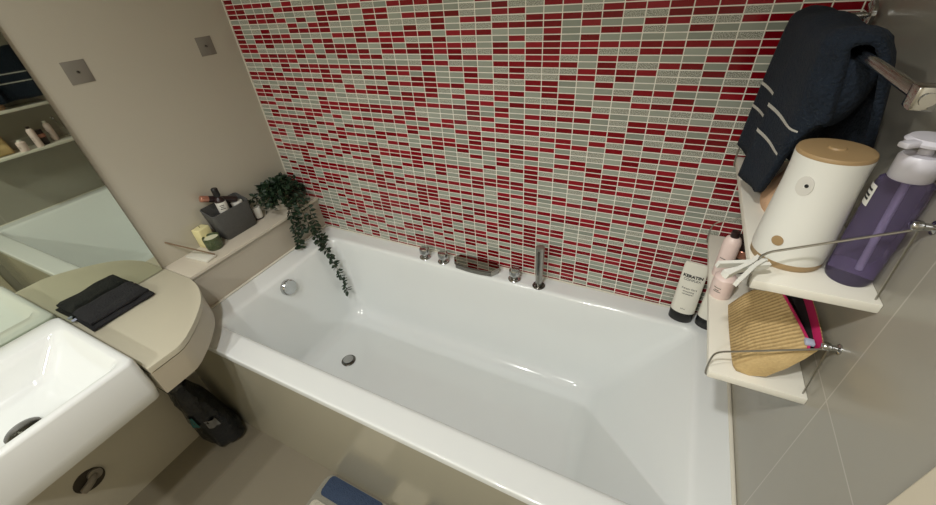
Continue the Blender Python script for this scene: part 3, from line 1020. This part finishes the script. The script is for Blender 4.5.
def hung_towel():
    """draped cloth: goes up the room side, over the bar, down the wall side"""
    ny, th = 48, 0.009
    def sect(v):
        y = -0.440 + v * 0.345
        w = math.sin(v * PI * 4.2 + 0.6)
        w2 = noise.noise(Vector((v * 5, 1.3, 0.2)))
        ph = (v * 2.0) % 1.0 if v < 1 else 1.0
        lob = min(1.0, ph / 0.9) ** 1.1 * (1.0 if ph < 0.93 else max(0.0, (1 - ph) / 0.07))
        e = min(v, 1 - v)
        fat = min(1.0, 0.45 + e / 0.09 * 0.55)
        t = max(0.0, min(1.0, v / 0.24))
        hangs = 0.085 + 0.155 * t * t * (3 - 2 * t) + 0.012 * w2
        pts = []
        R = 0.028 * fat
        for k in range(15):                              # room side, bottom to top
            f = k / 14
            z = 0.850 - hangs * (1 - f)
            out = R + (1 - f) ** 0.7 * (-0.016 + 0.034 * lob + 0.003 * w)
            pts.append((1.607 - out, z))
        for k in range(1, 8):                            # over the bar
            a = PI - k / 8 * PI
            pts.append((1.607 + R * math.cos(a), 0.850 + R * 0.35 * math.sin(a) + 0.005 * w * math.sin(a)))
        for k in range(15):
            f = k / 14
            z = 0.850 - (0.20 + 0.03 * w2) * f * (0.5 + 0.5 * t)
            pts.append((min(1.680, 1.607 + R + 0.030 * f ** 0.6 + 0.006 * w * f), z))
        return y, pts
    secs = [sect(j / ny) for j in range(ny + 1)]
    n = len(secs[0][1])
    bm = bmesh.new()
    outer, inner = [], []
    for y, pts in secs:
        ro, ri = [], []
        for i, (x, z) in enumerate(pts):
            a, b = pts[max(0, i - 1)], pts[min(n - 1, i + 1)]
            tx, tz = b[0] - a[0], b[1] - a[1]
            l = math.hypot(tx, tz)
            nx, nz = -tz / l, tx / l
            ro.append(bm.verts.new((x + nx * th, y, z + nz * th)))
            ri.append(bm.verts.new((x - nx * 0.001, y, z - nz * 0.001)))
        outer.append(ro)
        inner.append(ri)
    def ms(i):
        z = secs[0][1][i][1]
        return 0
    for j in range(ny):
        for i in range(n - 1):
            bm.faces.new((outer[j][i], outer[j][i + 1], outer[j + 1][i + 1], outer[j + 1][i]))
            bm.faces.new((inner[j][i], inner[j + 1][i], inner[j + 1][i + 1], inner[j][i + 1]))
        bm.faces.new((outer[j][0], outer[j + 1][0], inner[j + 1][0], inner[j][0]))
        bm.faces.new((outer[j][n - 1], inner[j][n - 1], inner[j + 1][n - 1], outer[j + 1][n - 1]))
    for j in (0, ny):
        for i in range(n - 1):
            bm.faces.new((outer[j][i], inner[j][i], inner[j][i + 1], outer[j][i + 1]))
    return bm, secs


tw = thing('hung_towel', 'navy towel with thin white stripes draped over the wall bar', 'towel', (0, 0, 0))
bm, secs = hung_towel()
obj('cloth', bm, M['navy_cloth'], tw, angle=180)
for zt in (0.738, 0.694):
    sb = bmesh.new()
    ra, rb = [], []
    for y, pts in secs[2:-2]:
        low, high = pts[0], pts[14]
        kk = 14 * (zt - low[1]) / (high[1] - low[1])
        if kk < 0.6:
            continue
        def P(q):
            i = int(q)
            f = q - i
            x = pts[i][0] * (1 - f) + pts[i + 1][0] * f
            z = pts[i][1] * (1 - f) + pts[i + 1][1] * f
            return Vector((x - 0.0098, y, z))
        ra.append(sb.verts.new(P(kk)))
        rb.append(sb.verts.new(P(kk + 0.32)))
    for i in range(len(ra) - 1):
        if abs(ra[i + 1].co.x - ra[i].co.x) > 0.007:
            continue
        sb.faces.new((ra[i], ra[i + 1], rb[i + 1], rb[i]))
    obj('stripe', sb, M['white_stripe'], tw, label='thin white stripe')

bm = loft([[Vector((1.607 + q * math.cos(a) * (0.020 if math.sin(a) > 0 else 0.034) * e, y, 0.826 + math.sin(a) * (0.012 if math.sin(a) > 0 else d)))
            for a in [2 * PI * k / 24 for k in range(24)]] for y, d, e, q in ((-0.438, 0.05, 0.6, 1), (-0.425, 0.075, 1, 1), (-0.38, 0.085, 1, 1), (-0.34, 0.16, 1, 1), (-0.2, 0.19, 1, 1), (-0.105, 0.19, 1, 1))])
obj('inner_fold', bm, M['navy_cloth'], tw, angle=180)

# pegs clipped on the near end of the upper rail
def peg(p, d, roll, label):
    t = thing('clothes_peg', label, 'clothes peg', p, 0, 'white pegs on the shelf rail')
    for s in (-1, 1):
        bm = bmesh.new()
        loft([[Vector((x, w + s * (0.0031 + 0.0030 * abs(x - 0.012) / 0.03 * (1 if x < 0.012 else 0.4)), z)) for w, z in ((-0.0027, -0.0050), (0.0027, -0.0050), (0.0027, 0.0050), (-0.0027, 0.0050))]
              for x in (-0.034, -0.02, -0.005, 0.012, 0.022, 0.034)], bm=bm)
        q = Vector((1, 0, 0)).rotation_difference(Vector(d).normalized()).to_matrix() @ Matrix.Rotation(roll, 3, 'X')
        bmesh.ops.rotate(bm, verts=bm.verts[:], cent=(0, 0, 0), matrix=q)
        obj('jaw', bm, M['disp'], t)
    bm = tube([(0.010, 0.0045, 0.0), (0.012, 0.0, 0.0052), (0.014, -0.0045, 0.0)], 0.0012, 6)
    q = Vector((1, 0, 0)).rotation_difference(Vector(d).normalized()).to_matrix() @ Matrix.Rotation(roll, 3, 'X')
    bmesh.ops.rotate(bm, verts=bm.verts[:], cent=(0, 0, 0), matrix=q)
    obj('spring', bm, M['chrome'], t)
    return t


peg((1.548, -0.578, 0.599), (0.85, 0.52, 0.0), 0.25, 'white plastic peg on the shelf rail pointing at the tall pink bottle')
peg((1.549, -0.590, 0.602), (0.53, 0.84, 0.04), 0.25, 'white plastic peg on the shelf rail crossing over the other peg')

# items on the lower shelf
def pink_bottle(x, y, h, r, label, dark=False):
    t = thing('pink_bottle', label, 'bottle', (x, y, 0.358), 0, 'pale pink bottles on the lower shelf')
    obj('bottle_body', lathe([(r * 0.92, 0.0), (r, 0.003), (r, h * 0.78), (r * 0.8, h * 0.86), (r * 0.45, h * 0.9), (0.0001, h * 0.9)], 28), M['pink'], t)
    obj('cap', lathe([(r * 0.5, h * 0.88), (r * 0.52, h * 0.885), (r * 0.48, h), (0.0001, h)], 20), M['dark_brown'] if dark else M['bottle_white'], t)
    for zz, w in ((0.30, 40), (0.36, 30), (0.45, 46)):
        bm = bmesh.new()
        rr = r + 0.0004
        vs = [[bm.verts.new((rr * math.cos(math.radians(a)), rr * math.sin(math.radians(a)), z)) for a in range(-120 - w // 2, -120 + w // 2 + 1, 8)] for z in (h * zz, h * zz + 0.0022)]
        for i in range(len(vs[0]) - 1):
            bm.faces.new((vs[0][i], vs[0][i + 1], vs[1][i + 1], vs[1][i]))
        obj('print_line', bm, M['grey_plate'], t)
    return t


pink_bottle(1.587, -0.268, 0.118, 0.017, 'tall pale pink bottle with a dark cap on the lower shelf, behind the pegs', True)
pink_bottle(1.650, -0.168, 0.115, 0.017, 'tall pale pink bottle on the lower shelf nearest the mosaic, seen in the mirror')
pink_bottle(1.585, -0.340, 0.062, 0.021, 'short pale pink bottle on the lower shelf beside the straw pouch')

cj2 = thing('cosmetic_jar', 'dark jar with a copper band on the lower shelf', 'jar', (1.620, -0.231, 0.358))
obj('jar_body', lathe([(0.020, 0.0), (0.022, 0.003), (0.022, 0.042), (0.0001, 0.042)], 32), M['dark_brown'], cj2)
obj('copper_band', lathe([(0.0226, 0.042), (0.023, 0.043), (0.023, 0.060), (0.0222, 0.061), (0.0001, 0.061)], 32), M['copper'], cj2, label='copper band')
obj('lid', lathe([(0.021, 0.061), (0.0215, 0.062), (0.0215, 0.082), (0.020, 0.085), (0.0001, 0.085)], 32), M['dark_brown'], cj2)

po = thing('straw_pouch', 'woven straw pouch with a pink lining open on the lower shelf', 'pouch', (1.640, -0.465, 0.358))
# cross-section in xz, swept along y: the pouch leans on the wall with its mouth up
front = [(-0.040, 0.004), (-0.046, 0.016), (-0.030, 0.048), (-0.010, 0.076), (0.006, 0.098)]
back = [(0.056, 0.106), (0.046, 0.078), (0.030, 0.044), (0.008, 0.010), (-0.018, 0.0)]
def pouch_sec(v, shrink=0.0, mouth=False):
    y = -0.085 + 0.170 * v
    q = math.sin(PI * min(1, max(0, v))) ** 0.18
    return y, q


bm = bmesh.new()
rings = []
NV = 18
for j in range(NV + 1):
    v = j / NV
    y, q = pouch_sec(v)
    ring = []
    cx, cz = 0.012, 0.05
    for (x, z), far in zip(front, (0, 0.002, 0.012, 0.024, 0.034)):
        x += far * (1 - v)
        ring.append((cx + (x - cx) * (0.88 + 0.12 * q), y, max(0.0, z * (0.9 + 0.1 * q))))
    for (x, z) in back:
        ring.append((cx + (x - cx) * (0.85 + 0.15 * q), y, max(0.0, z * (0.9 + 0.1 * q))))
    rings.append([bm.verts.new(p) for p in ring])
nf = len(front)
n = nf + len(back)
for a, b in zip(rings, rings[1:]):
    for i in range(n):
        if i == nf - 1:
            continue                                    # the mouth stays open
        k = (i + 1) % n
        bm.faces.new((a[i], a[k], b[k], b[i]))
for r in (rings[0], rings[-1]):
    bm.faces.new(r)
outer_front = [tuple(r[nf - 1].co) for r in rings]
outer_back = [tuple(r[nf].co) for r in rings]
obj('straw_body', bm, M['straw'], po, angle=70)
# lining: dips between the two lips
bm = bmesh.new()
A = [bm.verts.new((x + 0.001, y, z - 0.0005)) for x, y, z in outer_front]
A2 = [bm.verts.new((x + 0.003, y, z - 0.010)) for x, y, z in outer_front]
Bm = [bm.verts.new((outer_front[i][0] * 0.5 + outer_back[i][0] * 0.5 - 0.012, outer_front[i][1], 0.060)) for i in range(NV + 1)]
C2 = [bm.verts.new((x - 0.006, y, z - 0.014)) for x, y, z in outer_back]
Cc = [bm.verts.new((x - 0.001, y, z - 0.0005)) for x, y, z in outer_back]
for P, Q in ((A, A2), (A2, Bm), (Bm, C2), (C2, Cc)):
    for i in range(NV):
        f = bm.faces.new((P[i], P[i + 1], Q[i + 1], Q[i]))
        f.material_index = 1 if (P is A2 or P is Bm) else 0
obj('lining', bm, [M['hot_pink'], M['lining_dark']], po, label='pink and dark lining')
obj('zip', tube([(x + 0.002, y, z + 0.001) for x, y, z in outer_front], 0.0022, 6), M['hot_pink'], po)
x, y, z = outer_front[1]
obj('zip_pull', box(x - 0.004, x + 0.008, y - 0.004, y + 0.008, z - 0.001, z + 0.005, 0.001), M['zip_blue'], po, label='pale zip pull')
